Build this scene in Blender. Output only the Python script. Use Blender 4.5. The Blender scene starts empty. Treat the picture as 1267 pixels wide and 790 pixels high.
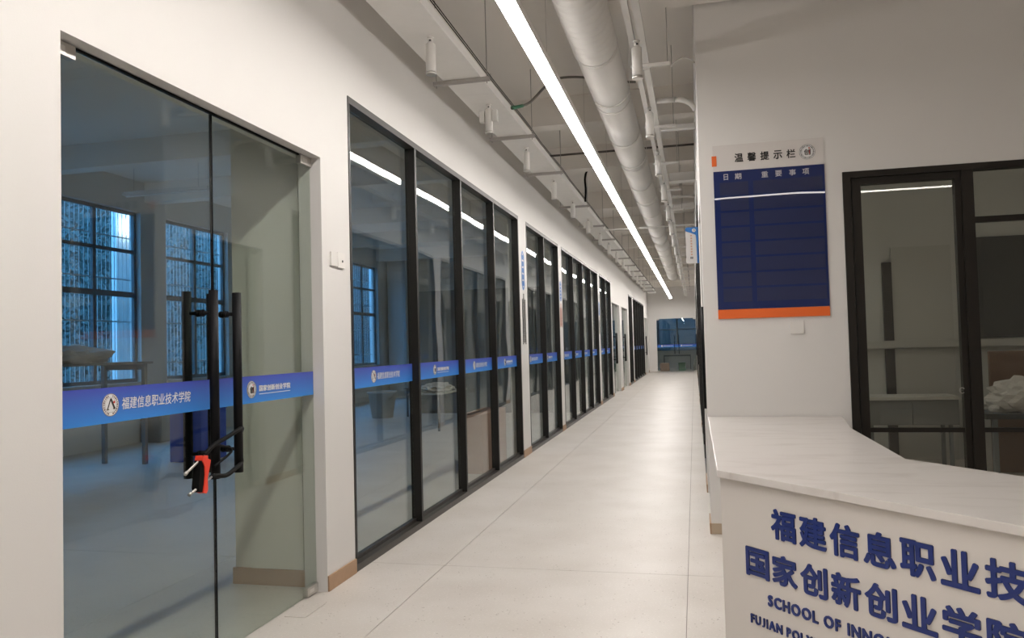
import bpy, bmesh, math, random
from mathutils import Vector, Matrix, noise
random.seed(7)
SC = bpy.context.scene
COL = SC.collection

# ---------------------------------------------------------------- camera, world, exposure
CAM = (0.0, 0.0, 1.65)
def make_camera():
    pitch, yaw, roll = math.radians(1.9949), math.radians(13.1965), math.radians(1.4812)
    cy, sy, cp, sp, cr, sr = math.cos(yaw), math.sin(yaw), math.cos(pitch), math.sin(pitch), math.cos(roll), math.sin(roll)
    fw = Vector((-sy*cp, cy*cp, sp)); r = Vector((cy, sy, 0)); d = fw.cross(r)
    r2 = cr*r + sr*d; d2 = -sr*r + cr*d
    cam = bpy.data.cameras.new('camera'); cam.sensor_width = 36; cam.lens = 960/1267*36
    cam.clip_start = 0.05; cam.clip_end = 300
    o = bpy.data.objects.new('camera', cam); COL.objects.link(o)
    m = Matrix((r2, -d2, -fw)).transposed().to_4x4(); m.translation = Vector(CAM)
    o.matrix_world = m
    SC.camera = o
make_camera()
STRIP = 52.0       # emission of the LED strip
HALL = 16.0       # emission of the hall lamps
SKY = 7.0
w = bpy.data.worlds.new('dusk_sky'); SC.world = w; w.use_nodes = True
bg = w.node_tree.nodes['Background']; bg.inputs[0].default_value = (0.13, 0.42, 0.90, 1); bg.inputs[1].default_value = SKY
vs = SC.view_settings
vs.view_transform = 'Standard'; vs.look = 'None'; vs.gamma = 1; vs.use_curve_mapping = False; vs.exposure = 0.0
SC.cycles.max_bounces = 10; SC.cycles.diffuse_bounces = 6; SC.cycles.transparent_max_bounces = 24
SC.cycles.use_denoising = True
SC.cycles.caustics_reflective = False; SC.cycles.caustics_refractive = False
SC.cycles.sample_clamp_indirect = 4

# ---------------------------------------------------------------- materials
MATS = {}
def mat(name, color, rough=0.6, metal=0.0, spec=0.5, noise_amt=0.0, noise_scale=20, bump=0.0, bump_scale=60, emit=None, estr=0):
    m = bpy.data.materials.new(name); m.use_nodes = True; nt = m.node_tree
    b = nt.nodes['Principled BSDF']
    b.inputs['Roughness'].default_value = rough; b.inputs['Metallic'].default_value = metal
    b.inputs['Specular IOR Level'].default_value = spec
    c = (*color, 1)
    b.inputs['Base Color'].default_value = c
    geo = None
    if noise_amt or bump:
        geo = nt.nodes.new('ShaderNodeNewGeometry')
    if noise_amt:
        n = nt.nodes.new('ShaderNodeTexNoise'); n.inputs['Scale'].default_value = noise_scale; n.inputs['Detail'].default_value = 4
        nt.links.new(geo.outputs['Position'], n.inputs['Vector'])
        mx = nt.nodes.new('ShaderNodeMix'); mx.data_type = 'RGBA'
        mx.inputs[6].default_value = tuple(x*(1-noise_amt) for x in color)+(1,)
        mx.inputs[7].default_value = tuple(min(1, x*(1+noise_amt)) for x in color)+(1,)
        nt.links.new(n.outputs[0], mx.inputs[0]); nt.links.new(mx.outputs[2], b.inputs['Base Color'])
    if bump:
        n = nt.nodes.new('ShaderNodeTexNoise'); n.inputs['Scale'].default_value = bump_scale; n.inputs['Detail'].default_value = 0 if bump_scale < 10 else 2
        nt.links.new(geo.outputs['Position'], n.inputs['Vector'])
        bp = nt.nodes.new('ShaderNodeBump'); bp.inputs['Strength'].default_value = bump; bp.inputs['Distance'].default_value = 0.01
        nt.links.new(n.outputs[0], bp.inputs['Height']); nt.links.new(bp.outputs[0], b.inputs['Normal'])
    if emit:
        b.inputs['Emission Color'].default_value = (*emit, 1); b.inputs['Emission Strength'].default_value = estr
    MATS[name] = m
    return m
M_wall = mat('wall_paint', (0.74, 0.725, 0.705), 0.85, noise_amt=0.012, noise_scale=3, bump=0.04, bump_scale=120)
M_room = mat('room_paint', (0.62, 0.62, 0.60), 0.9, noise_amt=0.03, noise_scale=2)
M_column = mat('column_paint', (0.78, 0.77, 0.71), 0.9, noise_amt=0.02, noise_scale=2)
M_ceil = mat('ceiling_paint', (0.86, 0.825, 0.78), 0.9, noise_amt=0.05, noise_scale=1.3)
M_white = mat('white_enamel', (0.76, 0.74, 0.71), 0.5)
M_whitem = mat('galvanised_white', (0.80, 0.78, 0.75), 0.45, metal=0.0, noise_amt=0.05, noise_scale=8)
M_black = mat('black_aluminium', (0.012, 0.011, 0.010), 0.42, metal=0.0, spec=0.35)
M_brown = mat('bronze_black_aluminium', (0.035, 0.031, 0.027), 0.38, spec=0.5)
M_rframe = mat('matt_black_aluminium', (0.016, 0.013, 0.010), 0.45, spec=0.3)
M_hand = mat('black_powder_coat', (0.006, 0.006, 0.007), 0.5, spec=0.15)
M_rub = mat('black_rubber', (0.005, 0.005, 0.005), 0.6, spec=0.12)
M_chrome = mat('satin_steel', (0.62, 0.60, 0.57), 0.28, metal=0.9)
M_steel = mat('zinc_steel', (0.42, 0.40, 0.38), 0.45, metal=0.6)
M_dark = mat('dark_void', (0.02, 0.02, 0.02), 0.9)
M_joint = mat('floor_joint', (0.26, 0.23, 0.21), 0.9)
M_wood = mat('oak_skirting', (0.40, 0.255, 0.155), 0.5, noise_amt=0.12, noise_scale=14)
M_red = mat('red_plastic', (0.85, 0.06, 0.03), 0.4)
M_orange = mat('orange_vinyl', (0.78, 0.14, 0.02), 0.35)
M_navy = mat('navy_acrylic', (0.008, 0.020, 0.105), 0.0, spec=0.5, bump=0.05, bump_scale=2.5)
M_pocket = mat('clear_card_pocket', (0.020, 0.028, 0.085), 0.0, spec=0.5, bump=0.05, bump_scale=2.5)
M_header = mat('white_acrylic', (0.70, 0.67, 0.65), 0.15)
M_ink = mat('black_ink', (0.012, 0.011, 0.011), 0.5)
M_inkred = mat('red_ink', (0.65, 0.05, 0.03), 0.5)
M_inkwhite = mat('white_ink', (0.85, 0.85, 0.85), 0.5)
M_inkgrey = mat('silver_ink', (0.50, 0.51, 0.56), 0.5)
M_inkblue = mat('blue_ink', (0.015, 0.16, 0.50), 0.4)
M_letter = mat('blue_acrylic_letter', (0.009, 0.025, 0.155), 0.35)
M_bluebox = mat('blue_plastic', (0.03, 0.07, 0.42), 0.5)
M_carton = mat('carton', (0.40, 0.24, 0.19), 0.8, noise_amt=0.08)
M_grey = mat('grey_laminate', (0.22, 0.22, 0.22), 0.6, noise_amt=0.06)
M_lgrey = mat('light_grey_laminate', (0.55, 0.54, 0.51), 0.6)
M_darkg = mat('dark_grey_board', (0.045, 0.047, 0.045), 0.35)
M_bag = mat('white_sack', (0.62, 0.60, 0.58), 0.6, noise_amt=0.1, noise_scale=30)
M_leaf = mat('dusk_leaves', (0.055, 0.085, 0.075), 0.7, noise_amt=0.35, noise_scale=3)
M_bark = mat('bark', (0.09, 0.07, 0.05), 0.9)
M_tile = mat('pale_tile_column', (0.78, 0.82, 0.82), 0.6)
M_ground = mat('outdoor_paving', (0.28, 0.27, 0.25), 0.9, noise_amt=0.15)
M_brownp = mat('brown_board', (0.16, 0.085, 0.05), 0.5, noise_amt=0.1)
M_green = mat('green_plastic', (0.02, 0.13, 0.06), 0.5)
M_metalframe = mat('window_aluminium', (0.17, 0.18, 0.19), 0.5)
M_bar = mat('white_security_bar', (0.75, 0.78, 0.80), 0.5)
M_led = mat('led_diffuser', (0.9, 0.9, 0.9), 0.5, emit=(1.0, 0.945, 0.895), estr=STRIP)
M_hall = mat('hall_led_diffuser', (0.9, 0.9, 0.9), 0.5, emit=(1.0, 0.945, 0.895), estr=HALL)
M_globe = mat('globe_lamp_glass', (0.9, 0.9, 0.9), 0.5, emit=(0.9, 0.95, 1.0), estr=5.0)

def floor_material():
    m = bpy.data.materials.new('terrazzo'); m.use_nodes = True; nt = m.node_tree; b = nt.nodes['Principled BSDF']
    geo = nt.nodes.new('ShaderNodeNewGeometry')
    def noise_(scale, det=3):
        n = nt.nodes.new('ShaderNodeTexNoise'); n.inputs['Scale'].default_value = scale; n.inputs['Detail'].default_value = det
        nt.links.new(geo.outputs['Position'], n.inputs['Vector']); return n.outputs[0]
    def ramp(inp, a, ca, bb, cb):
        r = nt.nodes.new('ShaderNodeValToRGB'); nt.links.new(inp, r.inputs[0])
        r.color_ramp.elements[0].position = a; r.color_ramp.elements[0].color = ca
        r.color_ramp.elements[1].position = bb; r.color_ramp.elements[1].color = cb; return r.outputs[0]
    base = ramp(noise_(1.6, 5), 0.3, (0.545, 0.505, 0.46, 1), 0.72, (0.62, 0.585, 0.545, 1))
    def over(col, fac, c2):
        mx = nt.nodes.new('ShaderNodeMix'); mx.data_type = 'RGBA'; nt.links.new(fac, mx.inputs[0]); nt.links.new(col, mx.inputs[6]); mx.inputs[7].default_value = c2; return mx.outputs[2]
    v = nt.nodes.new('ShaderNodeTexVoronoi'); v.inputs['Scale'].default_value = 34; nt.links.new(geo.outputs['Position'], v.inputs['Vector'])
    sp = ramp(v.outputs['Distance'], 0.14, (1, 1, 1, 1), 0.20, (0, 0, 0, 1))
    g = ramp(noise_(9), 0.52, (0, 0, 0, 1), 0.60, (0.85, 0.85, 0.85, 1))
    mul = nt.nodes.new('ShaderNodeMath'); mul.operation = 'MULTIPLY'; nt.links.new(sp, mul.inputs[0]); nt.links.new(g, mul.inputs[1])
    c = over(base, mul.outputs[0], (0.30, 0.26, 0.22, 1))
    fine = ramp(noise_(70, 2), 0.60, (0, 0, 0, 1), 0.68, (0.35, 0.35, 0.35, 1))
    c = over(c, fine, (0.78, 0.74, 0.70, 1))
    nt.links.new(c, b.inputs['Base Color'])
    b.inputs['Roughness'].default_value = 0.42; b.inputs['Specular IOR Level'].default_value = 0.4
    return m
M_floor = floor_material()

def marble_material():
    m = bpy.data.materials.new('white_stone_top'); m.use_nodes = True; nt = m.node_tree; b = nt.nodes['Principled BSDF']
    geo = nt.nodes.new('ShaderNodeNewGeometry')
    mp = nt.nodes.new('ShaderNodeMapping'); mp.inputs['Scale'].default_value = (1, 3.0, 1); mp.inputs['Rotation'].default_value = (0, 0, 0.9)
    nt.links.new(geo.outputs['Position'], mp.inputs[0])
    n = nt.nodes.new('ShaderNodeTexNoise'); n.inputs['Scale'].default_value = 2.2; n.inputs['Detail'].default_value = 7; n.inputs['Distortion'].default_value = 0.8
    nt.links.new(mp.outputs[0], n.inputs['Vector'])
    r = nt.nodes.new('ShaderNodeValToRGB'); nt.links.new(n.outputs[0], r.inputs[0])
    r.color_ramp.elements[0].position = 0.25; r.color_ramp.elements[0].color = (0.52, 0.485, 0.455, 1)
    r.color_ramp.elements[1].position = 0.5; r.color_ramp.elements[1].color = (0.635, 0.605, 0.58, 1)
    nt.links.new(r.outputs[0], b.inputs['Base Color']); b.inputs['Roughness'].default_value = 0.3
    return m
M_marble = marble_material()

def band_material():
    m = bpy.data.materials.new('blue_gradient_film'); m.use_nodes = True; nt = m.node_tree; b = nt.nodes['Principled BSDF']
    geo = nt.nodes.new('ShaderNodeNewGeometry'); s = nt.nodes.new('ShaderNodeSeparateXYZ'); nt.links.new(geo.outputs['Position'], s.inputs[0])
    mr = nt.nodes.new('ShaderNodeMapRange'); mr.inputs[1].default_value = 1.35; mr.inputs[2].default_value = 1.51
    nt.links.new(s.outputs[2], mr.inputs[0])
    r = nt.nodes.new('ShaderNodeValToRGB'); nt.links.new(mr.outputs[0], r.inputs[0])
    r.color_ramp.elements[0].position = 0.0; r.color_ramp.elements[0].color = (0.035, 0.24, 0.70, 1)
    r.color_ramp.elements[1].position = 1.0; r.color_ramp.elements[1].color = (0.055, 0.075, 0.42, 1)
    nt.links.new(r.outputs[0], b.inputs['Base Color']); b.inputs['Roughness'].default_value = 0.45
    return m
M_band = band_material()

def glass_material(name, tint, wav=0.0, boost=0.9):
    m = bpy.data.materials.new(name); m.use_nodes = True; nt = m.node_tree
    nt.nodes.remove(nt.nodes['Principled BSDF']); out = nt.nodes['Material Output']
    t = nt.nodes.new('ShaderNodeBsdfTransparent'); t.inputs[0].default_value = (*tint, 1)
    g = nt.nodes.new('ShaderNodeBsdfGlossy'); g.inputs['Roughness'].default_value = 0.0; g.inputs[0].default_value = (0.95, 0.97, 0.97, 1)
    f = nt.nodes.new('ShaderNodeFresnel')
    gb = nt.nodes.new('ShaderNodeNewGeometry'); io = nt.nodes.new('ShaderNodeMapRange')      # same reflectance from either face of the thin pane
    io.inputs[3].default_value = 1.5; io.inputs[4].default_value = 1/1.5
    nt.links.new(gb.outputs['Backfacing'], io.inputs[0]); nt.links.new(io.outputs[0], f.inputs[0])
    mu = nt.nodes.new('ShaderNodeMath'); mu.operation = 'MULTIPLY'; mu.use_clamp = True; mu.inputs[1].default_value = boost
    nt.links.new(f.outputs[0], mu.inputs[0])
    mx = nt.nodes.new('ShaderNodeMixShader'); nt.links.new(mu.outputs[0], mx.inputs[0]); nt.links.new(t.outputs[0], mx.inputs[1]); nt.links.new(g.outputs[0], mx.inputs[2])
    nt.links.new(mx.outputs[0], out.inputs[0])
    if wav:
        geo = nt.nodes.new('ShaderNodeNewGeometry'); n = nt.nodes.new('ShaderNodeTexNoise'); n.inputs['Scale'].default_value = 1.4; n.inputs['Detail'].default_value = 0
        nt.links.new(geo.outputs['Position'], n.inputs['Vector'])
        bp = nt.nodes.new('ShaderNodeBump'); bp.inputs['Strength'].default_value = 1.0; bp.inputs['Distance'].default_value = wav
        nt.links.new(n.outputs[0], bp.inputs['Height']); nt.links.new(bp.outputs[0], g.inputs['Normal'])
    return m
M_glass = glass_material('door_glass', (0.90, 0.93, 0.90))
M_pane = glass_material('pane_glass', (0.91, 0.93, 0.91), wav=0.0025)
M_rpane = glass_material('reception_glass', (0.90, 0.90, 0.86), wav=0.002)
M_ext = glass_material('outside_glass', (0.92, 0.96, 0.98))

# ---------------------------------------------------------------- mesh helpers
class MB:
    def __init__(s): s.v = []; s.f = []; s.mi = []
    def add(s, vs, fs, mi=0):
        n = len(s.v); s.v += [tuple(v) for v in vs]; s.f += [tuple(i+n for i in f) for f in fs]; s.mi += [mi]*len(fs); return s
    def box(s, x0, x1, y0, y1, z0, z1, mi=0):
        vs = [(x, y, z) for x in (x0, x1) for y in (y0, y1) for z in (z0, z1)]
        return s.add(vs, [(0, 1, 3, 2), (4, 6, 7, 5), (0, 4, 5, 1), (2, 3, 7, 6), (0, 2, 6, 4), (1, 5, 7, 3)], mi)
    def tube(s, pts, r, n=12, cap=True, mi=0):
        pts = [Vector(p) for p in pts]; rs = r if isinstance(r, (list, tuple)) else [r]*len(pts)
        up = None; rings = []
        for i, p in enumerate(pts):
            d = (pts[min(i+1, len(pts)-1)] - pts[max(i-1, 0)])
            if d.length < 1e-9: d = Vector((0, 0, 1))
            d.normalize()
            if up is None or abs(up.dot(d)) > 0.95:
                up = Vector((0, 0, 1)) if abs(d.z) < 0.9 else Vector((1, 0, 0))
            a = d.cross(up).normalized(); b = a.cross(d).normalized(); up = b
            rings.append([p + rs[i]*(math.cos(2*math.pi*k/n)*a + math.sin(2*math.pi*k/n)*b) for k in range(n)])
        vs = [v for r_ in rings for v in r_]; fs = []
        for i in range(len(pts)-1):
            for k in range(n):
                k2 = (k+1) % n; fs.append((i*n+k, i*n+k2, (i+1)*n+k2, (i+1)*n+k))
        if cap:
            fs.append(tuple(range(n-1, -1, -1))); fs.append(tuple((len(pts)-1)*n+k for k in range(n)))
        return s.add(vs, fs, mi)
    def prism(s, poly, z0, z1, mi=0):
        n = len(poly); vs = [(x, y, z0) for x, y in poly]+[(x, y, z1) for x, y in poly]
        fs = [tuple(range(n-1, -1, -1)), tuple(range(n, 2*n))]+[(i, (i+1) % n, n+(i+1) % n, n+i) for i in range(n)]
        return s.add(vs, fs, mi)
    def xf(s, m): s.v = [tuple(m @ Vector(v)) for v in s.v]; return s
    def mesh(s, name, mats):
        me = bpy.data.meshes.new(name); me.from_pydata(s.v, [], s.f); me.update()
        for m in (mats if isinstance(mats, (list, tuple)) else [mats]): me.materials.append(m)
        if len(me.materials) > 1:
            me.polygons.foreach_set('material_index', s.mi)
        return me
    def build(s, name, mats, parent=None, bevel=0, smooth=False, org=None):
        if org is None:
            org = Vector((0, 0, 0))
            if s.v and not parent:
                xs, ys, zs = zip(*s.v); org = Vector(((min(xs)+max(xs))/2, (min(ys)+max(ys))/2, min(zs)))
        s.v = [tuple(Vector(v)-Vector(org)) for v in s.v]
        me = s.mesh(name, mats)
        bm = bmesh.new(); bm.from_mesh(me)
        bmesh.ops.recalc_face_normals(bm, faces=bm.faces)
        if bevel: bmesh.ops.bevel(bm, geom=[e for e in bm.edges], offset=bevel, segments=2, profile=0.6, affect='EDGES')
        bm.to_mesh(me); bm.free()
        if smooth:
            me.polygons.foreach_set('use_smooth', [len(p.vertices) < 9 for p in me.polygons])
        o = bpy.data.objects.new(name, me); COL.objects.link(o)
        if parent:
            o.parent = parent; o.location = Vector(org) - wloc(parent)
        else: o.location = org
        return o
def smooth_path(p, n=6):
    p = [Vector(x) for x in p]; out = []
    for i in range(len(p)-1):
        a, b, c, d = p[max(i-1, 0)], p[i], p[i+1], p[min(i+2, len(p)-1)]
        for k in range(n):
            t = k/n; out.append(0.5*((2*b)+(c-a)*t+(2*a-5*b+4*c-d)*t*t+(3*b-a-3*c+d)*t**3))
    out.append(p[-1]); return out
def wloc(o):
    l = Vector(o.location)
    while o.parent: o = o.parent; l += Vector(o.location)
    return l
def tag(o, label=None, cat=None, group=None, kind=None):
    if label: o['label'] = label
    if cat: o['category'] = cat
    if group: o['group'] = group
    if kind: o['kind'] = kind
    return o
def empty(name, loc, label=None, cat=None, group=None, kind=None):
    o = bpy.data.objects.new(name, None); o.empty_display_size = 0.1; COL.objects.link(o); o.location = loc
    return tag(o, label, cat, group, kind)
def box(name, m, parent, x0, x1, y0, y1, z0, z1, bevel=0):
    return MB().box(x0, x1, y0, y1, z0, z1).build(name, m, parent, bevel=bevel)
def copy_tree(o, parent=None):
    c = o.copy(); COL.objects.link(c)
    if parent: c.parent = parent
    for ch in list(o.children): copy_tree(ch, c)
    return c

_tcache = {}
def text_geo(s, bold=0.0, ext=0.0, shear=0.0):
    """mesh data of a text, its box normalised to x0=0,y0=0 (baseline glyph box), returns verts, faces, width, height"""
    key = (s, bold, ext, shear)
    if key in _tcache: return _tcache[key]
    cu = bpy.data.curves.new('t', 'FONT'); cu.body = s; cu.size = 1; cu.extrude = ext; cu.shear = shear; cu.resolution_u = 3
    o = bpy.data.objects.new('t', cu); COL.objects.link(o)
    dg = bpy.context.evaluated_depsgraph_get(); me = bpy.data.meshes.new_from_object(o.evaluated_get(dg))
    vs = [tuple(v.co) for v in me.vertices]; fs = [tuple(p.vertices) for p in me.polygons]
    bpy.data.objects.remove(o); bpy.data.curves.remove(cu); bpy.data.meshes.remove(me)
    if bold:          # embolden by overlaying copies shifted round a small circle
        nn = 8 if bold > 0.015 else 4; v0, f0 = vs, fs; vs, fs = [], []
        for k in range(nn):
            a = 2*math.pi*(k+0.5)/nn; base = len(vs)
            vs += [(v[0]+bold*math.cos(a), v[1]+bold*math.sin(a), v[2]+(0.02*k/nn if ext else 0.00025*k)) for v in v0]
            fs += [tuple(i+base for i in f) for f in f0]
    xs = [v[0] for v in vs]; ys = [v[1] for v in vs]
    x0, x1, y0, y1 = min(xs), max(xs), min(ys), max(ys)
    r = ([(v[0]-x0, v[1]-y0, v[2]) for v in vs], fs, x1-x0, y1-y0)
    _tcache[key] = r; return r
def put_text(mb, s, org, ux, uy, un, width, height, bold=0.0, ext=0.0, mi=0, zscale=1.0, shear=0.0):
    vs, fs, w, h = text_geo(s, bold, ext, shear)
    sx = width/w; sy = height/h
    org = Vector(org); ux = Vector(ux); uy = Vector(uy); un = Vector(un)
    return mb.add([org+ux*(v[0]*sx)+uy*(v[1]*sy)+un*(v[2]*zscale) for v in vs], fs, mi)
def disc(mb, c, r, ux, uy, mi=0, n=32, r0=0.0):
    c = Vector(c); ux = Vector(ux); uy = Vector(uy)
    o = [c+ux*(r*math.cos(2*math.pi*k/n))+uy*(r*math.sin(2*math.pi*k/n)) for k in range(n)]
    if r0 <= 0: return mb.add(o, [tuple(range(n))], mi)
    i = [c+ux*(r0*math.cos(2*math.pi*k/n))+uy*(r0*math.sin(2*math.pi*k/n)) for k in range(n)]
    return mb.add(o+i, [(k, (k+1) % n, n+(k+1) % n, n+k) for k in range(n)], mi)
def quad(mb, c, ux, uy, mi=0):
    c = Vector(c); ux = Vector(ux); uy = Vector(uy)
    return mb.add([c-ux-uy, c+ux-uy, c+ux+uy, c-ux+uy], [(0, 1, 2, 3)], mi)

def emblem(parent, c, r, ux, un, kind, detail=True, bg=None):
    """round seal: white disc, thin ring, ring of small strokes, centre glyph. kind 0: open A with red dot; kind 1: a character"""
    ux = Vector(ux); uy = Vector((0, 0, 1)); un = Vector(un); c = Vector(c); mb = MB()
    e = 0.0006
    disc(mb, c+un*e, r, ux, uy, 0)
    disc(mb, c+un*e*2, r*0.99, ux, uy, 3 if kind == 0 else 1, r0=r*0.94)
    if detail:
        n = 26
        for k in range(n):
            a = 2*math.pi*k/n
            if 1.35 < a % math.pi < 1.8 and kind == 0: continue
            d = ux*math.cos(a)+uy*math.sin(a); t = -ux*math.sin(a)+uy*math.cos(a)
            quad(mb, c+un*e*2+d*r*0.80, d*r*0.075, t*r*(0.05 if k % 3 else 0.08), 3 if kind == 0 else 1)
        disc(mb, c+un*e*2, r*0.66, ux, uy, 3 if kind == 0 else 1, r0=r*0.64)
    if kind == 0:
        def bar(p, q, w_):
            p = c+un*e*3+ux*p[0]*r+uy*p[1]*r; q = c+un*e*3+ux*q[0]*r+uy*q[1]*r
            d = (q-p); t = d.cross(un).normalized()*w_*r
            mb.add([p-t, p+t, q+t, q-t], [(0, 1, 2, 3)], 1)
        bar((-0.40, -0.40), (0.0, 0.55), 0.06); bar((0.0, 0.55), (0.45, -0.35), 0.10); bar((-0.48, -0.40), (-0.20, -0.40), 0.04); bar((0.25, -0.35), (0.55, -0.35), 0.04)
        disc(mb, c+un*e*3+ux*r*0.40+uy*r*0.22, r*0.12, ux, uy, 2, n=12)
    else:
        put_text(mb, '创', c+un*e*3-ux*r*0.42-uy*r*0.42, ux, uy, un, r*0.84, r*0.80, bold=0.02, mi=1)
        disc(mb, c+un*e*4+ux*r*0.25+uy*r*0.5, r*0.10, ux, uy, 2, n=12)
        quad(mb, c+un*e*4+ux*r*0.30-uy*r*0.02, ux*r*0.05, uy*r*0.30, 2)
    return mb.build('emblem', [M_inkwhite, M_ink, M_inkred, mat_seal], parent)
mat_seal = mat('seal_brown_ink', (0.16, 0.10, 0.09), 0.6)

N1 = '福建信息职业技术学院'
N2 = '国家创新创业学院'

def privacy_band(root, xg, y0, y1, kind, sgn=1, ys=None, detail=True, z0=1.35, z1=1.51):
    """printed film on the corridor face of a pane at x=xg; sgn=+1 faces +x"""
    x = xg+sgn*0.008
    b = box('privacy_band', M_band, root, x-0.0008, x+0.0008, y0, y1, z0, z1)
    W_ = y1-y0; ux = Vector((0, 1*sgn, 0)); un = Vector((sgn, 0, 0)); r = 0.052
    if ys is None:
        yc = y0+0.27*W_ if kind == 0 else y0+0.30*W_; tl = 0.50 if kind == 0 else 0.37; tl = min(tl, W_*0.5)
    else: yc, tl = ys
    xs = x+sgn*0.0012
    emblem(b, (xs, yc, 1.431), r, ux, un, kind, detail)
    mb = MB()
    if kind == 0:
        put_text(mb, N1, (xs+sgn*0.001, yc+0.07, 1.404), ux, (0, 0, 1), un, tl, 0.056, bold=0.004, shear=0.12)
    else:
        put_text(mb, N2, (xs+sgn*0.001, yc+0.08, 1.415), ux, (0, 0, 1), un, tl, 0.037, bold=0.022)
        quad(mb, (xs+sgn*0.001, yc+0.08+tl/2, 1.399), (0, tl/2, 0), (0, 0, 0.002))
    mb.build('lettering', M_inkwhite, b)
    return b

# ---------------------------------------------------------------- structure: floor, ceiling, walls
XL = -2.5; XR = 0.088; YF = 6.9; YE = 44.0; XW = -10.3; HC = 5.0; YB = -5.0; XH = 6.2
fl = MB().box(XW-0.3, XH, YB, YE+6, -0.10, -0.006).build('floor', M_joint); tag(fl, kind='structure')
joint = 0.0022
slabs = {}
gx = [XW]+[-9.1, -7.3, -5.5, -3.7, -1.9, -0.1, 1.7, 3.5, 5.3, XH]
gy = [YB, -1.63, 5.66, 12.95, 20.24, 27.53, 34.82, 42.11, YE+6]
for i in range(len(gx)-1):
    for j in range(len(gy)-1):
        sx, sy = round(gx[i+1]-gx[i]-2*joint, 4), round(gy[j+1]-gy[j]-2*joint, 4)
        if (sx, sy) not in slabs:
            slabs[(sx, sy)] = MB().box(0, sx, 0, sy, -0.02, 0).mesh('floor_slab', M_floor)
        o = bpy.data.objects.new('floor_slab', slabs[(sx, sy)]); COL.objects.link(o); o.parent = fl
        o.location = Vector((gx[i]+joint, gy[j]+joint, 0)) - fl.location
ce = MB().box(XW-0.3, XH, YB, YE+6, HC, HC+0.2).build('ceiling', M_ceil); tag(ce, kind='structure')
beams = []
for y in (-2.0, 2.0, 10.25, 12.95, 17.0, 20.6, 24.2, 27.8, 31.4, 35.0, 38.6, 42.2):
    beams.append((XW, XH, y, y+0.28, 4.62, HC-0.001))
beams.append((-0.72, XH, 6.58, 6.86, 4.58, HC-0.001)); beams.append((-5.2, -4.9, YB, YE, 4.60, HC-0.001))
for k, b in enumerate(beams): tag(MB().box(*b).build('trim_%d' % (k+10), M_ceil), kind='structure')

def wall_y(name, x0, x1, ya, yb, openings, m=M_wall, z1=HC):
    """wall running along Y with openings (y0,y1,z0,z1)"""
    mb = MB(); y = ya
    for (a, b, c, d) in sorted(openings):
        if a > y: mb.box(x0, x1, y, a, 0, z1)
        if c > 0: mb.box(x0, x1, a, b, 0, c)
        if d < z1: mb.box(x0, x1, a, b, d, z1)
        y = b
    if y < yb: mb.box(x0, x1, y, yb, 0, z1)
    bm = bmesh.new()
    o = mb.build(name, m); bm.from_mesh(o.data); bmesh.ops.remove_doubles(bm, verts=bm.verts, dist=1e-4); 
    # drop the faces shared by neighbouring boxes
    seen = {}
    for f in bm.faces: seen.setdefault(tuple(sorted(v.index for v in f.verts)), []).append(f)
    bmesh.ops.delete(bm, geom=[f for fs in seen.values() if len(fs) > 1 for f in fs], context='FACES')
    bm.to_mesh(o.data); bm.free()
    return tag(o, kind='structure')

ZW = 3.58
LEFT = [('g', 5.38, 11.20, 4), ('g', 11.74, 14.65, 2), ('g', 15.02, 20.85, 4), ('g', 21.24, 24.15, 2), ('g', 30.78, 32.60, 2), ('g', 33.10, 40.25, 5)]
LDOOR = [(2.65, 4.93, 3.0), (24.47, 26.90, 2.95), (27.80, 30.20, 2.95), (40.60, 43.30, 2.95)]
ops = [(a, b, 0, ZW) for _, a, b, _ in LEFT]+[(a, b, 0, h) for a, b, h in LDOOR]
wall_y('wall_left', XL-0.17, XL, YB, YE, ops)
RIGHT = [('g', 9.50, 15.30, 4), ('g', 15.75, 21.55, 4), ('g', 24.2, 30.0, 4), ('g', 30.5, 36.3, 4)]
RDOOR = [(7.30, 8.75, 2.95), (21.9, 23.8, 2.95), (37.0, 39.0, 2.95)]
ops = [(a, b, 0, ZW) for _, a, b, _ in RIGHT]+[(a, b, 0, h) for a, b, h in RDOOR]
wall_y('wall_right', XR, XR+0.18, YF, YE, ops)
# wall behind the counter
WX0, WX1, WZ = 1.243, 4.40, 3.03
mb = MB(); mb.box(XR+0.18, WX0, YF, YF+0.18, 0, HC); mb.box(WX0, WX1, YF, YF+0.18, WZ, HC); mb.box(WX1, XH, YF, YF+0.18, 0, HC)
tag(mb.build('wall_front', M_wall), kind='structure')
# far end of the corridor
mb = MB(); mb.box(XL-0.17, -2.05, YE, YE+0.18, 0, 4.03); mb.box(-2.05, 0.10, YE, YE+0.18, 2.95, 4.03); mb.box(0.10, XR+0.18, YE, YE+0.18, 0, 4.03)
mb.box(XL-0.17, XR+0.18, YE, YE+0.18, 4.03, HC)
tag(mb.build('wall_end', M_wall), kind='structure')
tag(MB().box(XW-0.3, XH, YB-0.2, YB, 0, HC).build('wall_back', M_wall), kind='structure')
tag(MB().box(XH, XH+0.2, YB, YE+6, 0, HC).build('wall_outer_right', M_wall), kind='structure')
m = MB(); a, b = YE+6, YE+6.2
m.box(XW-0.3, -3.4, a, b, 0, HC); m.box(1.3, XH, a, b, 0, HC); m.box(-3.4, 1.3, a, b, 0, 1.1); m.box(-3.4, 1.3, a, b, 3.3, HC)
tag(m.build('wall_outer_end', M_room), kind='structure')
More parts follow.
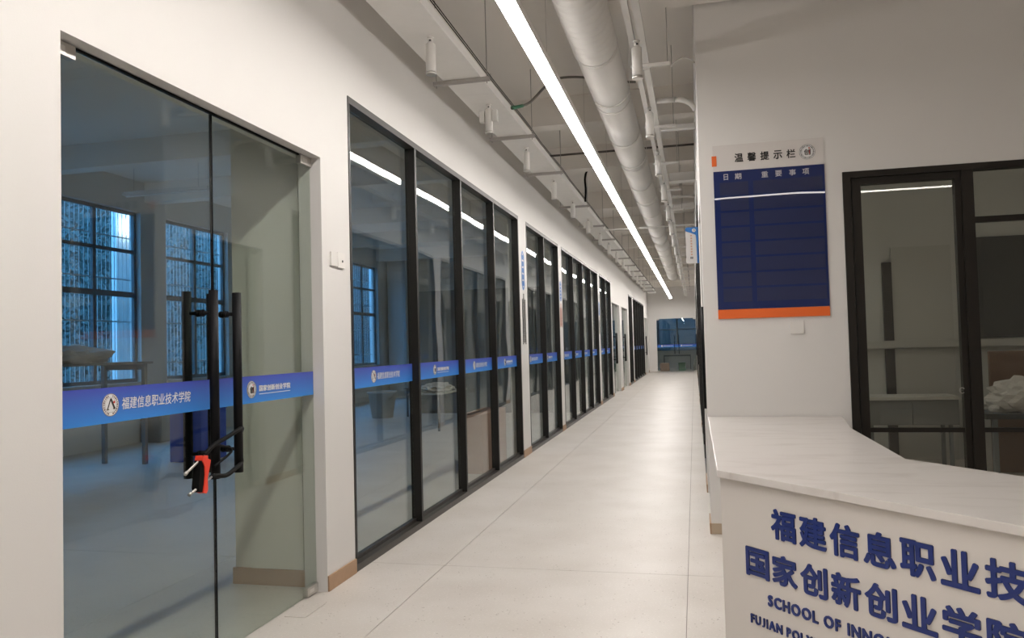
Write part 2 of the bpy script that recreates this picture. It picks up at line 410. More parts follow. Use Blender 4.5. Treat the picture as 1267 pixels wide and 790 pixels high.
# outer window wall of the room
wins = [(10.70+2.87*k, 12.83+2.87*k) for k in (-1, 0, 1, 2, 3, 4, 12, 13)]  # last two added out of view to let blue daylight into the end room
wall_y('wall_window_side', XW-0.25, XW, YB, YE+6, [(a, b, 1.15, 4.40) for a, b in wins], M_room)
tag(MB().box(XW, XL-0.17, 26.0, 26.15, 0, HC).build('wall_partition', M_room), kind='structure')
tag(MB().box(XW, XL-0.17, 0.6, 0.75, 0, HC).build('wall_room_near', M_room), kind='structure')
tag(MB().box(XR+0.18, XH, 11.4, 11.55, 0, HC).build('wall_reception_room', M_room), kind='structure')
# structural column behind the pier, with its skirting
c = MB().box(-3.26, XL-0.17, 5.02, 5.34, 0, HC-0.001).build('trim_1', M_column); tag(c, kind='structure')
s_ = MB().box(-3.275, XL-0.17, 5.003, 5.02, 0, 0.115); s_.box(-3.275, -3.26, 5.02, 5.34, 0, 0.115); s_.build('skirting', M_wood, c)
box('recessed_panel', M_column, c, -3.13, -2.72, 5.008, 5.02, 0.116, 3.25)
for k, y in enumerate((18.0, 24.9, 32.0)):
    tag(MB().box(-10.2+0.0, -9.55, y, y+0.5, 0, HC-0.001).build('trim_%d' % (k+2), M_room), kind='structure')

# skirtings (trim) on the piers
bb = MB()
for a, b in ((4.93, 5.38), (11.20, 11.74), (14.65, 15.02), (20.85, 21.24), (24.15, 24.47), (26.90, 27.80), (30.20, 30.78), (32.60, 33.10), (40.25, 40.60), (43.30, 44.0)):
    bb.box(XL+0.0005, XL+0.012, a+0.002, b-0.002, 0.001, 0.105)
tag(bb.build('baseboard_left', M_wood), kind='structure')
bb = MB(); bb.box(XR-0.012, XR-0.0005, YF-0.012, 7.295, 0.001, 0.09)
for a, b in ((8.75, 9.50), (15.30, 15.75), (21.55, 21.9), (23.8, 24.2), (30.0, 30.5), (36.3, 37.0), (39.0, 44.0)): bb.box(XR-0.012, XR-0.0005, a+.002, b-.002, 0.001, 0.09)
tag(bb.build('baseboard_right', M_wood), kind='structure')
tag(MB().box(XR+0.0, WX0, YF-0.012, YF-0.0005, 0.001, 0.09).build('baseboard_front', mat('pale_skirting', (0.47, 0.38, 0.28), 0.5)), kind='structure')

# ---------------------------------------------------------------- corridor glazing
win_n = 0
def glazing(y0, y1, n, xf, sgn, detail=True):
    """framed glass partition in a wall along Y. xf face plane, sgn +1 faces +x"""
    global win_n; win_n += 1
    root = empty('window_%d' % win_n, (xf-sgn*0.05, (y0+y1)/2, 0), kind='structure')
    xa, xb = xf+sgn*0.006, xf-sgn*0.095
    xg = xf-sgn*0.07; g = 0.002; pitch = (y1-y0)/n
    x0, x1 = min(xa, xb), max(xa, xb)
    box('head_rail', M_brown, root, x0, x1, y0+g, y1-g, ZW-0.055, ZW-g)
    m = MB(); m.box(x0, x1, y0+g, y1-g, 0.001, 0.055); m.box(min(xg-0.02, xg+0.02), max(xg-0.02, xg+0.02), y0+0.03, y1-0.03, 0.055, 0.085)
    m.build('bottom_rail', M_brown, root)
    for k in range(n+1):
        yc = y0+k*pitch; a, b = yc-0.022, yc+0.022
        if k == 0: a, b = y0+g, y0+0.035
        if k == n: a, b = y1-0.04, y1-g
        box('mullion' if 0 < k < n else 'jamb', M_black, root, x0+0.002, x1-0.002, a, b, 0.056, ZW-0.056)
        if k < n:
            p0 = (y0+0.036 if k == 0 else yc+0.0225); p1 = (y1-0.041 if k == n-1 else yc+pitch-0.0225)
            box('glass_pane', M_pane, root, xg-0.004, xg+0.004, p0, p1, 0.086, ZW-0.056)
            kk = k % 2
            ys = None
            if y0 == 5.38: ys = [(5.922, 0.50), (7.455, 0.37), (8.896, 0.50), (10.427, 0.37)][k]
            if sgn > 0: privacy_band(root, xg, p0, p1, kk, sgn, ys, detail=y0 < 12)
    return root
for _, a, b, n in LEFT: glazing(a, b, n, XL, 1)
for _, a, b, n in RIGHT: glazing(a, b, n, XR, -1)

def pull_handle(root, xg, y, sgn, z0=0.985, z1=1.99, off=0.082, r=0.0245):
    """a pair of long bars, one on each face of the glass, joined by two standoffs"""
    h = MB()
    for s in (1, -1): h.tube([(xg+s*off, y, z0), (xg+s*off, y, z1)], r, 20)
    o = h.build('pull_handle', M_hand, root, smooth=True)
    m = MB()
    for z in (z0+0.13, z1-0.12): 
        m.tube([(xg-off, y, z), (xg+off, y, z)], 0.010, 12)
        for s in (1, -1): m.tube([(xg+s*0.006, y, z), (xg+s*0.022, y, z)], 0.019, 16)
    m.build('standoff', M_hand, o, smooth=True)
    return o
door_n = 0
def glass_door(y0, y1, h, xf, sgn, leaf=None, band=True, detail=False):
    global door_n; door_n += 1
    xg = xf-sgn*0.085; root = empty('door_%d' % door_n, (xg, (y0+y1)/2, 0), kind='structure')
    ym = (y0+y1)/2 if leaf is None else leaf
    for a, b in ((y0+0.006, ym-0.0025), (ym+0.0025, y1-0.006)):
        box('glass_leaf', M_glass, root, xg-0.006, xg+0.006, a, b, 0.010, h-0.018)
    m = MB(); m.box(xg-0.007, xg+0.007, ym-0.0055, ym-0.0025, 0.01, h-0.018)
    m.box(xg-0.007, xg+0.007, ym+0.0025, ym+0.0045, 0.01, h-0.018); m.build('meeting_seal', M_rub, root)
    for (a, b) in ((y0+0.004, y0+0.155), (y1-0.155, y1-0.004)):
        box('patch_fitting', M_chrome, root, xg-0.018, xg+0.018, a, b, h-0.066, h-0.006, bevel=0.002)
        box('patch_fitting', M_chrome, root, xg-0.018, xg+0.018, a, b, 0.006, 0.066, bevel=0.002)
        for z in (h-0.036, 0.036): box('fitting_cover', M_white, root, xg+sgn*0.0181-0.001, xg+sgn*0.0181+0.001, a+0.03, b-0.06, z-0.012, z+0.012)
    box('head_seal', M_rub, root, xg-0.010, xg+0.010, y0+0.16, y1-0.16, h-0.014, h-0.004)
    pull_handle(root, xg, ym-0.112, sgn); pull_handle(root, xg, ym+0.104, sgn)
    if band:
        privacy_band(root, xg, y0+0.012, ym-0.004, 0, sgn, (3.004, 0.50) if detail else None, detail)
        privacy_band(root, xg, ym+0.004, y1-0.012, 1, sgn, (4.150, 0.37) if detail else None, detail)
    return root
glass_door(2.65, 4.93, 3.0, XL, 1, 3.79, detail=True)
glass_door(24.47, 26.90, 2.95, XL, 1, band=False)
glass_door(27.80, 30.20, 2.95, XL, 1, band=False)
glass_door(40.60, 43.30, 2.95, XL, 1, band=False)
for a, b, h in RDOOR: glass_door(a, b, h, XR, -1, band=False)

# far glass double door (across the end of the corridor)
door_n += 1
rt = empty('door_%d' % door_n, (-0.97, YE+0.08, 0), kind='structure'); yg = YE+0.08
for a, b in ((-2.04, -0.978), (-0.972, 0.09)): box('glass_leaf', M_glass, rt, a, b, yg-0.006, yg+0.006, 0.01, 2.94)
for x in (-1.09, -0.86):
    m = MB()
    for s in (1, -1): m.tube([(x, yg+s*0.08, 0.98), (x, yg+s*0.08, 2.0)], 0.0185, 12)
    for z in (1.11, 1.87): m.tube([(x, yg-0.08, z), (x, yg+0.08, z)], 0.01, 8)
    m.build('pull_handle', M_hand, rt, smooth=True)
for a, b, kd in ((-2.03, -0.98, 0), (-0.97, 0.085, 1)):
    bnd = box('privacy_band', M_band, rt, a, b, yg-0.009, yg-0.0075, 1.35, 1.51)
    emblem(bnd, (a+0.25, yg-0.0105, 1.431), 0.052, (1, 0, 0), (0, -1, 0), kd, False)
    m = MB(); put_text(m, N1 if kd == 0 else N2, (a+0.34, yg-0.0115, 1.41), (1, 0, 0), (0, 0, 1), (0, -1, 0), 0.5, 0.045, bold=0.02); m.build('lettering', M_inkwhite, bnd)
for a, b in ((-2.046, -1.9), (-0.05, 0.096)):
    for z0, z1 in ((2.88, 2.945), (0.006, 0.066)): box('patch_fitting', M_chrome, rt, a, b, yg-0.018, yg+0.018, z0, z1)

# ---------------------------------------------------------------- outer windows with security bars
def outer_window(a, b):
    global win_n; win_n += 1
    r = empty('window_%d' % win_n, (XW-0.12, (a+b)/2, 1.15), kind='structure')
    x0, x1 = XW-0.16, XW-0.10; z0, z1 = 1.152, 4.398
    m = MB(); m.box(x0, x1, a+.002, a+0.06, z0, z1); m.box(x0, x1, b-0.06, b-.002, z0, z1); m.box(x0, x1, a+0.06, b-0.06, z0, z0+0.07); m.box(x0, x1, a+0.06, b-0.06, z1-0.06, z1)
    m.build('window_frame', M_metalframe, r)
    box('mullion', M_metalframe, r, x0, x1, (a+b)/2-0.035, (a+b)/2+0.035, z0+0.07, z1-0.06)
    zs = [(2.76, 2.86), (3.60, 3.66)]
    for c, d in zs: box('transom', M_metalframe, r, x0-0.004, x1+0.004, a+0.06, b-0.06, c, d)
    edges = [z0+0.07, 2.76, 2.86, 3.60, 3.66, z1-0.06]
    for (c, d) in ((edges[0], edges[1]), (edges[2], edges[3]), (edges[4], edges[5])):
        for (e, f) in ((a+0.06, (a+b)/2-0.035), ((a+b)/2+0.035, b-0.06)):
            box('glass_pane', M_ext, r, XW-0.133, XW-0.127, e, f, c, d)
    m = MB(); n = int((b-a)/0.105)
    for k in range(1, n): 
        y = a+(b-a)*k/n; m.box(XW-0.236, XW-0.228, y-0.006, y+0.006, 1.15, 4.40)
    for z in (1.5, 2.3, 3.1, 3.9): m.box(XW-0.236, XW-0.228, a, b, z-0.01, z+0.01)
    m.build('security_bars', M_bar, r)
    box('window_sill', M_lgrey, r, XW-0.09, XW+0.06, a-0.03, b+0.03, 1.10, 1.149)
for a, b in wins: outer_window(a, b)
win_n += 1
r = empty('window_%d' % win_n, (-1.05, YE+6.1, 1.1), kind='structure')  # added window, gives the room behind the far door its blue light
for k in range(4):
    x0 = -3.398+k*1.174; x1 = x0+1.172
    m = MB(); m.box(x0, x0+0.04, YE+6.05, YE+6.12, 1.102, 3.298); m.box(x1-0.04, x1, YE+6.05, YE+6.12, 1.102, 3.298); m.box(x0+0.04, x1-0.04, YE+6.05, YE+6.12, 1.102, 1.15); m.box(x0+0.04, x1-0.04, YE+6.05, YE+6.12, 3.25, 3.298); m.box(x0+0.04, x1-0.04, YE+6.05, YE+6.12, 2.4, 2.45)
    m.build('window_frame', M_metalframe, r)
    for c, d in ((1.151, 2.399), (2.451, 3.249)): box('glass_pane', M_ext, r, x0+0.041, x1-0.041, YE+6.08, YE+6.086, c, d)

# ---------------------------------------------------------------- window behind the counter
win_n += 1
R = empty('window_%d' % win_n, ((WX0+WX1)/2, YF+0.05, 0), kind='structure')
ya, yb_ = YF-0.012, YF+0.09; g = 0.002
box('jamb', M_rframe, R, WX0+g, WX0+0.062, ya, yb_, 0.001, WZ-g)
box('jamb', M_rframe, R, WX1-0.062, WX1-g, ya, yb_, 0.001, WZ-g)
box('head_rail', M_rframe, R, WX0+0.062, WX1-0.062, ya, yb_, WZ-0.055, WZ-g)
box('mullion', M_rframe, R, 2.137, 2.223, ya, yb_, 0.001, WZ-0.056)
box('mullion', M_rframe, R, 3.30, 3.386, ya, yb_, 0.001, WZ-0.056)
sash = box('sash_stile', M_rframe, R, 1.315, 1.385, YF+0.012, YF+0.075, 0.001, WZ-0.056)
box('sash_stile', M_rframe, R, 2.092, 2.136, YF+0.012, YF+0.075, 0.001, WZ-0.056)
box('sash_rail', M_rframe, R, 1.385, 2.092, YF+0.012, YF+0.075, 2.916, WZ-0.056)
box('sash_rail', M_rframe, R, 1.385, 2.092, YF+0.03, YF+0.07, 0.862, 0.898)
for x0, x1 in ((2.224, 3.299), (3.387, WX1-0.063)):
    box('transom', M_rframe, R, x0, x1, YF+0.02, YF+0.07, 2.55, 2.597)
    box('lower_rail', M_rframe, R, x0, x1, YF+0.03, YF+0.07, 0.862, 0.898)
    for z0, z1 in ((0.01, 0.861), (0.899, 2.549), (2.598, 2.973)): box('glass_pane', M_rpane, R, x0, x1, YF+0.045, YF+0.053, z0, z1)
for z0, z1 in ((0.01, 0.861), (0.899, 2.915)): box('glass_pane', M_rpane, R, 1.386, 2.091, YF+0.045, YF+0.053, z0, z1)
m = MB(); pts = [(2.078+0.018*math.cos(a), YF+0.008, 1.20+0.022*math.sin(a)) for a in [0.6+k*0.35 for k in range(15)]]
m.tube(pts, 0.004, 8); m.build('finger_pull', M_chrome, R, smooth=True)

# ---------------------------------------------------------------- linear lights
def led_strip(name, p0, p1, wdt, m_emit, label, lamp_axis='y', seg=2.4, z=4.0):
    root = empty(name, ((p0[0]+p1[0])/2, (p0[1]+p1[1])/2, z), label, 'light')
    L = (p1[1]-p0[1]) if lamp_axis == 'y' else (p1[0]-p0[0]); n = max(1, round(L/seg))
    def bx(nm, mm, a, b, w0, w1, z0, z1):
        if lamp_axis == 'y': return box(nm, mm, root, p0[0]+w0, p0[0]+w1, p0[1]+a, p0[1]+b, z0, z1)
        return box(nm, mm, root, p0[0]+a, p0[0]+b, p0[1]+w0, p0[1]+w1, z0, z1)
    bx('housing', M_white, 0, L, -wdt/2-0.004, wdt/2+0.004, z+0.002, z+0.075)
    for k in range(n): bx('diffuser', m_emit, L*k/n+0.0, L*(k+1)/n, -wdt/2, wdt/2, z-0.008, z+0.0015)
    for k in range(n+1):
        t = min(max(L*k/n, 0.1), L-0.1)
        q = (p0[0], p0[1]+t) if lamp_axis == 'y' else (p0[0]+t, p0[1])
        MB().tube([(q[0], q[1], z+0.075), (q[0], q[1], HC-0.002)], 0.0015, 5).build('suspension_wire', M_steel, root)
    return root
led_strip('linear_light', (-1.175, -3.0), (-1.175, 42.6), 0.118, M_led, 'long glowing white linear light running down the corridor ceiling')
led_strip('linear_light', (0.25, 0.55), (4.12, 0.55), 0.10, M_hall, 'linear light crossing above the reception hall behind the camera', 'x')
M_fill = mat('fill_light_diffuser', (0.9, 0.9, 0.9), 0.5, emit=(1.0, 0.95, 0.88), estr=9.0)
led_strip('linear_light', (0.9, 8.4), (5.2, 8.4), 0.10, M_fill, 'added unseen fill light brightening the room behind the reception window', 'x', z=4.5)  # added fill lamp out of view, brightens the room behind the panes

# ---------------------------------------------------------------- left cable tray with brackets and spotlights
TY0, TY1, TZ = 1.5, 41.0, 4.20
tr = empty('cable_tray', (-2.07, (TY0+TY1)/2, TZ), 'wide flat white cable tray hung along the left wall under the ceiling', 'cable tray')
k = 0; y = TY0
while y < TY1-0.1:
    y2 = min(y+3.0, TY1)
    m = MB(); m.box(-2.255, -1.885, y+0.002, y2-0.002, TZ, TZ+0.004); m.box(-2.255, -2.251, y+0.002, y2-0.002, TZ+0.004, TZ+0.085); m.box(-1.889, -1.885, y+0.002, y2-0.002, TZ+0.004, TZ+0.085)
    m.box(-1.900, -1.880, y+0.002, y2-0.002, TZ+0.085, TZ+0.089); m.build('tray_section', M_whitem, tr)
    y = y2
ybr = [2.3, 4.7, 7.02, 9.12, 11.20, 14.10, 16.6]+[18.9+2.2*i for i in range(10)]
for y in ybr:
    m = MB(); x0, x1 = -2.36, -1.80
    m.box(x0, x1, y-0.02, y+0.02, TZ-0.036, TZ-0.030)
    m.box(x0, x1, y-0.02, y-0.017, TZ-0.030, TZ-0.001); m.box(x0, x1, y+0.017, y+0.02, TZ-0.030, TZ-0.001)
    n = 14
    for i in range(n): 
        xx = x0+(x1-x0)*(i+0.5)/n; m.box(xx-0.012, xx+0.012, y-0.006, y+0.006, TZ-0.0385, TZ-0.0365)
    m.build('support_bracket', M_steel, tr)
    for xx in (-2.33, -1.83): MB().tube([(xx, y, TZ-0.06), (xx, y, HC)], 0.005, 6).build('hanger_rod', M_steel, tr)
m = MB()
for xo, zz in ((-1.872, TZ+0.094), (-1.862, TZ+0.105)):
    m.tube([(xo+0.006*math.sin(i*1.7), TY0+0.4+i*0.8, zz+0.006*math.sin(i*2.3)) for i in range(48)], 0.005, 6)
m.build('edge_cable', M_rub, tr)

ORD = ['nearest', 'second', 'third', 'fourth', 'fifth', 'sixth', 'seventh', 'eighth', 'ninth', 'tenth', 'eleventh', 'twelfth', 'thirteenth', 'fourteenth', 'fifteenth', 'sixteenth']
def make_spot(wing=False):
    root = empty('spotlight', (0, 0, 0))
    m = MB(); m.tube([(0, 0, 0), (0, 0, -0.012)], 0.028, 18); m.tube([(0, 0, -0.012), (0, 0, -0.05)], 0.020, 14); m.build('mount', M_white, root, smooth=True)
    m = MB(); m.tube([(0, 0, -0.052), (0, 0, -0.060), (0, 0, -0.29)], [0.032, 0.041, 0.041], 20)
    m.build('lamp_body', M_white, root, smooth=True)
    MB().tube([(0, 0, -0.291), (0, 0, -0.312)], 0.043, 20).build('lens_ring', M_chrome, root, smooth=True)
    m = MB(); m.tube([(0.0, -0.02, -0.03), (0.012, -0.028, -0.035)], 0.006, 8); m.build('pivot_screw', M_rub, root)
    if wing:
        m = MB(); m.box(-0.095, -0.043, -0.03, 0.03, -0.19, -0.07); m.box(0.043, 0.095, -0.03, 0.03, -0.19, -0.07); m.build('driver_box', M_white, root, bevel=0.003)
    return root
proto = make_spot(); wproto = make_spot(True)
ys_l = [2.1, 4.05, 5.98, 7.83, 9.71, 11.71, 13.62, 15.67, 17.70, 19.6, 21.6, 23.6, 25.6, 27.6, 29.6, 31.6, 33.6]
first = True; wfirst = True; cnt = 0
for i, y in enumerate(ys_l):
    if y < 5: lab = 'white cylindrical spotlight under the left tray, overhead and out of frame'; 
    else:
        lab = 'white cylindrical spotlight under the left cable tray, %s in view from the camera' % ORD[cnt]; cnt += 1
    if abs(y-7.83) < 0.1 or abs(y-15.67) < 0.1:
        o = wproto if wfirst else copy_tree(wproto); wfirst = False; lab = 'white spotlight with side driver boxes under left cable tray, %s from camera' % ORD[cnt-1]
    else:
        if y < 5: continue
        o = proto if first else copy_tree(proto); first = False
    o.location = (-2.03, y, TZ); tag(o, lab, 'spotlight', 'spotlights under the left cable tray')

# ---------------------------------------------------------------- right twin trunking
T2 = 4.10
tk = empty('lighting_trunking', (-0.38, 22, T2), 'twin white trunking bars hung along the ceiling right of the duct', 'trunking')
for x0, x1 in ((-0.440, -0.394), (-0.366, -0.310)):
    y = 1.0
    while y < 41.9:
        m = MB(); m.box(x0, x1, y, y+2.98, T2, T2+0.05); m.box(x0-0.003, x1+0.003, y+1.45, y+1.53, T2-0.002, T2+0.052); m.build('trunking_bar', M_white, tk); y += 3.0
yr = [2.6, 4.7, 6.85, 8.85, 10.70]+[12.6+1.95*i for i in range(15)]
for i, y in enumerate(yr):
    m = MB(); x0, x1 = -0.47, (0.02 if i < 12 else -0.22)
    x1 = -0.13
    m.box(x0, x1, y-0.02, y+0.02, T2-0.03, T2-0.004); m.build('support_bracket', M_whitem, tk)
    MB().tube([(-0.15, y, T2-0.02), (-0.15, y, HC)], 0.005, 6).build('hanger_rod', M_steel, tk)
    if i % 2: MB().tube([(-0.455, y, T2-0.02), (-0.455, y, 4.5)], 0.004, 6).build('hanger_rod', M_steel, tk)
cnt = 0
for y in [6.3, 8.15, 10.1, 12.0, 13.9, 15.8, 17.7, 19.6, 21.5, 23.4, 25.3, 27.2]:
    o = copy_tree(proto); o.location = (-0.38, y, T2+0.02 if False else T2)
    tag(o, 'white cylindrical spotlight on the twin trunking right of the duct, %s from the camera' % ORD[cnt], 'spotlight', 'spotlights on the right trunking'); cnt += 1

# ---------------------------------------------------------------- round ventilation duct
def duct_section(y0, y1, x, z, r, ribs):
    n = 28; rings = []
    L = y1-y0; K = max(2, int(L/0.05)) if ribs else 2
    m = MB(); vs = []; fs = []
    prof = []
    if ribs:
        q = 0.12; t = 0.02
        y = 0.0
        while y < L-q*0.5:
            prof += [(y, r), (y+q-0.03, r), (y+q-0.02, r+0.005), (y+q-0.01, r+0.005)]
            y += q
        prof.append((L, r))
    else: prof = [(0, r), (L, r)]
    for (yy, rr) in prof:
        # spiral seam: the ring plane leans slightly
        rings.append([(x+rr*math.cos(2*math.pi*k/n), y0+yy+(0.03*math.sin(2*math.pi*k/n) if ribs and 0.001 < yy < L-0.12 else 0), z+rr*math.sin(2*math.pi*k/n)) for k in range(n)])
    vs = [v for r_ in rings for v in r_]
    for i in range(len(rings)-1):
        for k in range(n): fs.append((i*n+k, i*n+(k+1) % n, (i+1)*n+(k+1) % n, (i+1)*n+k))
    fs.append(tuple(range(n))); fs.append(tuple((len(rings)-1)*n+k for k in range(n)))
    return m.add(vs, fs)
DX, DZ, DR = -0.795, 4.37, 0.20
du = empty('ventilation_duct', (DX, 18, DZ), 'large round white spiral ventilation duct along the corridor ceiling', 'duct')
y = 1.0; i = 0
while y < 32.4:
    duct_section(y, y+1.46, DX, DZ, DR, i in (2, 3, 8, 9, 14, 15) or i > 17).build('duct_section', M_white, du, smooth=True)
    m = MB(); m.tube([(DX, y+1.46, DZ), (DX, y+1.50, DZ)], DR+0.008, 28); m.build('duct_collar', M_white, du, smooth=True)
    if i % 2 == 0:
        m = MB(); m.tube([(DX+(DR+0.012)*math.cos(a), y+1.2, DZ+(DR+0.012)*math.sin(a)) for a in [math.pi+math.pi*k/14 for k in range(15)]], 0.006, 6)
        for s in (-1, 1): m.tube([(DX+s*(DR+0.012), y+1.2, DZ), (DX+s*(DR+0.012), y+1.2, HC)], 0.004, 6)
        m.build('duct_strap', M_whitem, du)
    y += 1.5; i += 1

# ---------------------------------------------------------------- pipes and conduits crossing the ceiling
def pipe(name, pts, r, m_, label, cat='pipe', group=None, n=10):
    o = MB().tube(pts, r, n).build(name, m_, smooth=True); return tag(o, label, cat, group)
def arc(p, q, c, n=8):
    p, q, c = Vector(p), Vector(q), Vector(c); return [tuple((1-t)**2*p+2*t*(1-t)*c+t*t*q) for t in [k/n for k in range(n+1)]]
pipe('sprinkler_pipe', [(-2.49, 11.85, 4.60), (XR-0.001, 11.85, 4.60)], 0.016, mat('dark_pipe', (0.10, 0.09, 0.08), 0.6), 'thin dark pipe crossing the ceiling above the duct, nearest of the crossing pipes')
pipe('conduit', [(-0.30, 8.0, 4.12), (-0.12, 8.05, 4.13)]+arc((-0.12, 8.05, 4.13), (XR-0.001, 8.1, 4.02), (0.03, 8.08, 4.14)), 0.028, M_white, 'white conduit curving from the twin trunking into the right wall')
pipe('cable', arc((-0.13, 7.05, 4.12), (XR-0.001, 7.3, 4.22), (-0.02, 7.1, 4.28)), 0.008, M_white, 'thin white cable bending from the trunking bracket to the right wall', 'cable')
tag(MB().box(-0.30, XR-0.001, 9.05, 9.14, 4.10, 4.15).build('cable_trunking', M_white), 'small white square trunking branching to the right wall, nearer one', 'trunking')
tag(MB().box(-0.30, XR-0.001, 12.2, 12.42, 4.14, 4.27).build('branch_duct', M_white, bevel=0.004), 'thick white rectangular branch duct reaching the right wall', 'duct')
pipe('conduit', [(-0.30, 13.9, 4.2), (XR-0.001, 13.9, 4.2)], 0.024, M_white, 'white conduit crossing to the right wall beyond the branch duct')
tag(MB().box(-1.9, XR-0.001, 16.55, 16.63, 4.079, 4.098).build('cable_trunking', M_whitem), 'white trunking crossing below the duct from tray to right wall', 'trunking')
for k, y in enumerate((21.5, 27.3, 30.5, 37.0)):
    pipe('conduit', [(-1.85, y, 4.62), (XR-0.001, y, 4.62)], 0.022, M_whitem, 'white conduit crossing the far corridor ceiling, %s of four from the camera' % ORD[k].replace('nearest', 'first'), group='far crossing conduits')
for k, (y, zz) in enumerate(((15.1, 4.2), (19.3, 4.2), (23.4, 4.2), (28.4, 4.2))):
    tag(MB().box(-0.30, XR-0.001, y, y+0.16, zz, zz+0.09).build('branch_duct', M_white), 'small white branch duct to the right wall, %s along the corridor' % ['first', 'second', 'third', 'fourth'][k], 'duct', 'small branch ducts')
hose = smooth_path([(-1.795, 7.9, 4.16), (-1.65, 8.1, 4.26), (-1.50, 8.3, 4.49), (-1.39, 8.6, 4.67), (-1.17, 9.0, 4.79), (-0.95, 9.3, 4.82), (-0.6, 9.5, 4.84)])
o = tag(MB().tube(hose, 0.014, 10).build('flexible_conduit', mat('grey_hose', (0.18, 0.17, 0.15), 0.6), smooth=True), 'grey flexible conduit curling up from the left tray, nearer one', 'conduit')
MB().tube(hose[:5], 0.019, 10).build('connector', M_green, o, smooth=True)
hose = smooth_path([(-1.775, 13.4, 4.14), (-1.775, 13.5, 4.35), (-1.78, 13.5, 4.58), (-1.73, 13.55, 4.72), (-1.59, 13.6, 4.76), (-1.15, 13.8, 4.79), (-0.7, 13.8, 4.79)])
o = tag(MB().tube(hose, 0.018, 10).build('flexible_conduit', M_rub, smooth=True), 'black flexible conduit rising from the left tray, farther one', 'conduit')

# ---------------------------------------------------------------- reception counter
dv = Vector((0.967, -1.103, 0)).normalized(); nv = Vector((dv.y, -dv.x, 0))    # nv points towards the camera
if nv.dot(Vector((0.087, 4.053, 0))) > 0: nv = -nv
A = Vector((0.088, 4.053, 0)); L = 2.4; CZ = 1.0
C = A+dv*L; I2 = Vector((1.065, 4.49, 0)); I3 = I2+Vector((0.574, -0.819, 0))*1.95
ct = empty('reception_counter', (0.9, 5.0, 0), 'white angled reception counter with blue lettering on its front', 'counter')
poly = [(XR, YF-0.014), (A.x, A.y), (C.x, C.y), (I3.x, I3.y), (I2.x, I2.y), (1.07, 6.0), (1.15, 6.72), (1.16, YF-0.014)]
MB().prism(poly, CZ-0.036, CZ).build('countertop', M_marble, ct, bevel=0.003)
P = A-nv*0.03
M_front = mat('white_front_board', (0.64, 0.605, 0.57), 0.45, noise_amt=0.01, noise_scale=2)
def panel(name, a, b, th, z0, z1, m_=M_front, n_=None):
    a = Vector(a); b = Vector(b); n_ = n_ if n_ else nv
    c, d = b-n_*th, a-n_*th
    return MB().prism([(a.x, a.y), (b.x, b.y), (c.x, c.y), (d.x, d.y)], z0, z1).build(name, m_, ct)
fp = panel('front_panel', P-dv*0.012, P+dv*(L-0.06), 0.03, 0.001, CZ-0.0365)
MB().box(0.24, 0.27, 4.40, YF-0.014, 0.001, CZ-0.037).build('side_panel', M_front, ct)
Q = P-nv*0.0305
b0 = Q+dv*0.08; panel('plinth_board', b0, Q+dv*0.26-nv*0.0, 0.30, 0.001, CZ-0.037)
MB().box(1.02, 1.045, 4.62, YF-0.014, 0.001, CZ-0.037).build('inner_panel', M_front, ct)
bq = I2-dv*0.0+Vector((-0.05, -0.12, 0)); MB().prism([(1.02, 4.61), (1.045, 4.61), (I3.x-0.05, I3.y+0.02), (I3.x-0.08, I3.y+0.0)], 0.001, CZ-0.037).build('inner_panel', M_front, ct)
panel('end_panel', C-dv*0.05-nv*0.06, C-dv*0.02-nv*0.06, 0.85, 0.001, CZ-0.037)
up = Vector((0, 0, 1)); ud = dv
def counter_char(s, s0, w_, z0, h_, bold):
    m = MB(); put_text(m, s, P+ud*s0+nv*0.0005+up*z0, ud, up, nv, w_, h_, bold=bold, ext=0.5, zscale=0.006)
    # extrusion is centred: push outwards
    m.v = [tuple(Vector(v)+nv*0.003) for v in m.v]
    return m.build('letter', M_letter, ct)
for k, ch in enumerate(N1):
    counter_char(ch, 0.320+0.1655*k, 0.146, 0.722, 0.140, 0.030)
for k, ch in enumerate(N2):
    counter_char(ch, 0.152+0.1655*k, 0.146, 0.515, 0.138, 0.030)
def eng(line, s0, cap, z0, bold, xs=1.0):
    # advance every letter by its own measured width
    x = s0
    for ch in line:
        if ch == ' ': x += cap*0.42; continue
        if ch in 'JI': x += cap*0.08
        vs_, fs_, w_, h_ = text_geo(ch, bold, 0.5)
        ref = text_geo('H', bold, 0.5)[3]
        k = cap/ref; counter_char(ch, x, w_*k*xs, z0-(0.01*cap if ch in 'OSCJU' else 0), cap if ch == 'J' else h_*k, bold); x += w_*k*xs+cap*0.16
eng('SCHOOL OF INNOVATION AND ENTREPRENEURSHIP', 0.284, 0.052, 0.400, 0.036, 0.92)
eng('FUJIAN POLYTECHNIC OF INFORMATION TECHNOLOGY', 0.170, 0.043, 0.290, 0.034, 0.90)

# ---------------------------------------------------------------- notice board on the wall
yb = YF-0.001
nb = empty('notice_board', (0.655, yb, 1.83), 'navy notice board with white header, card pockets and orange foot strip', 'board')
box('header_plate', M_header, nb, 0.205, 1.105, yb-0.006, yb-0.001, 3.108, 3.335)
box('board_panel', M_navy, nb, 0.205, 1.105, yb-0.012, yb-0.001, 1.915, 3.108)
box('foot_strip', M_orange, nb, 0.205, 1.105, yb-0.013, yb-0.001, 1.835, 1.914)
box('corner_tab', M_orange, nb, 0.195, 0.235, yb-0.009, yb-0.0062, 3.155, 3.245)
for k, ch in enumerate('温馨提示栏'):
    m = MB(); put_text(m, ch, (0.385+k*0.106, yb-0.0068, 3.180), (1, 0, 0), (0, 0, 1), (0, -1, 0), 0.072, 0.075, bold=0.028)
    m.build('title_letter', M_ink, nb)
emblem(nb, (0.975, yb-0.0062, 3.222), 0.064, (1, 0, 0), (0, -1, 0), 1)
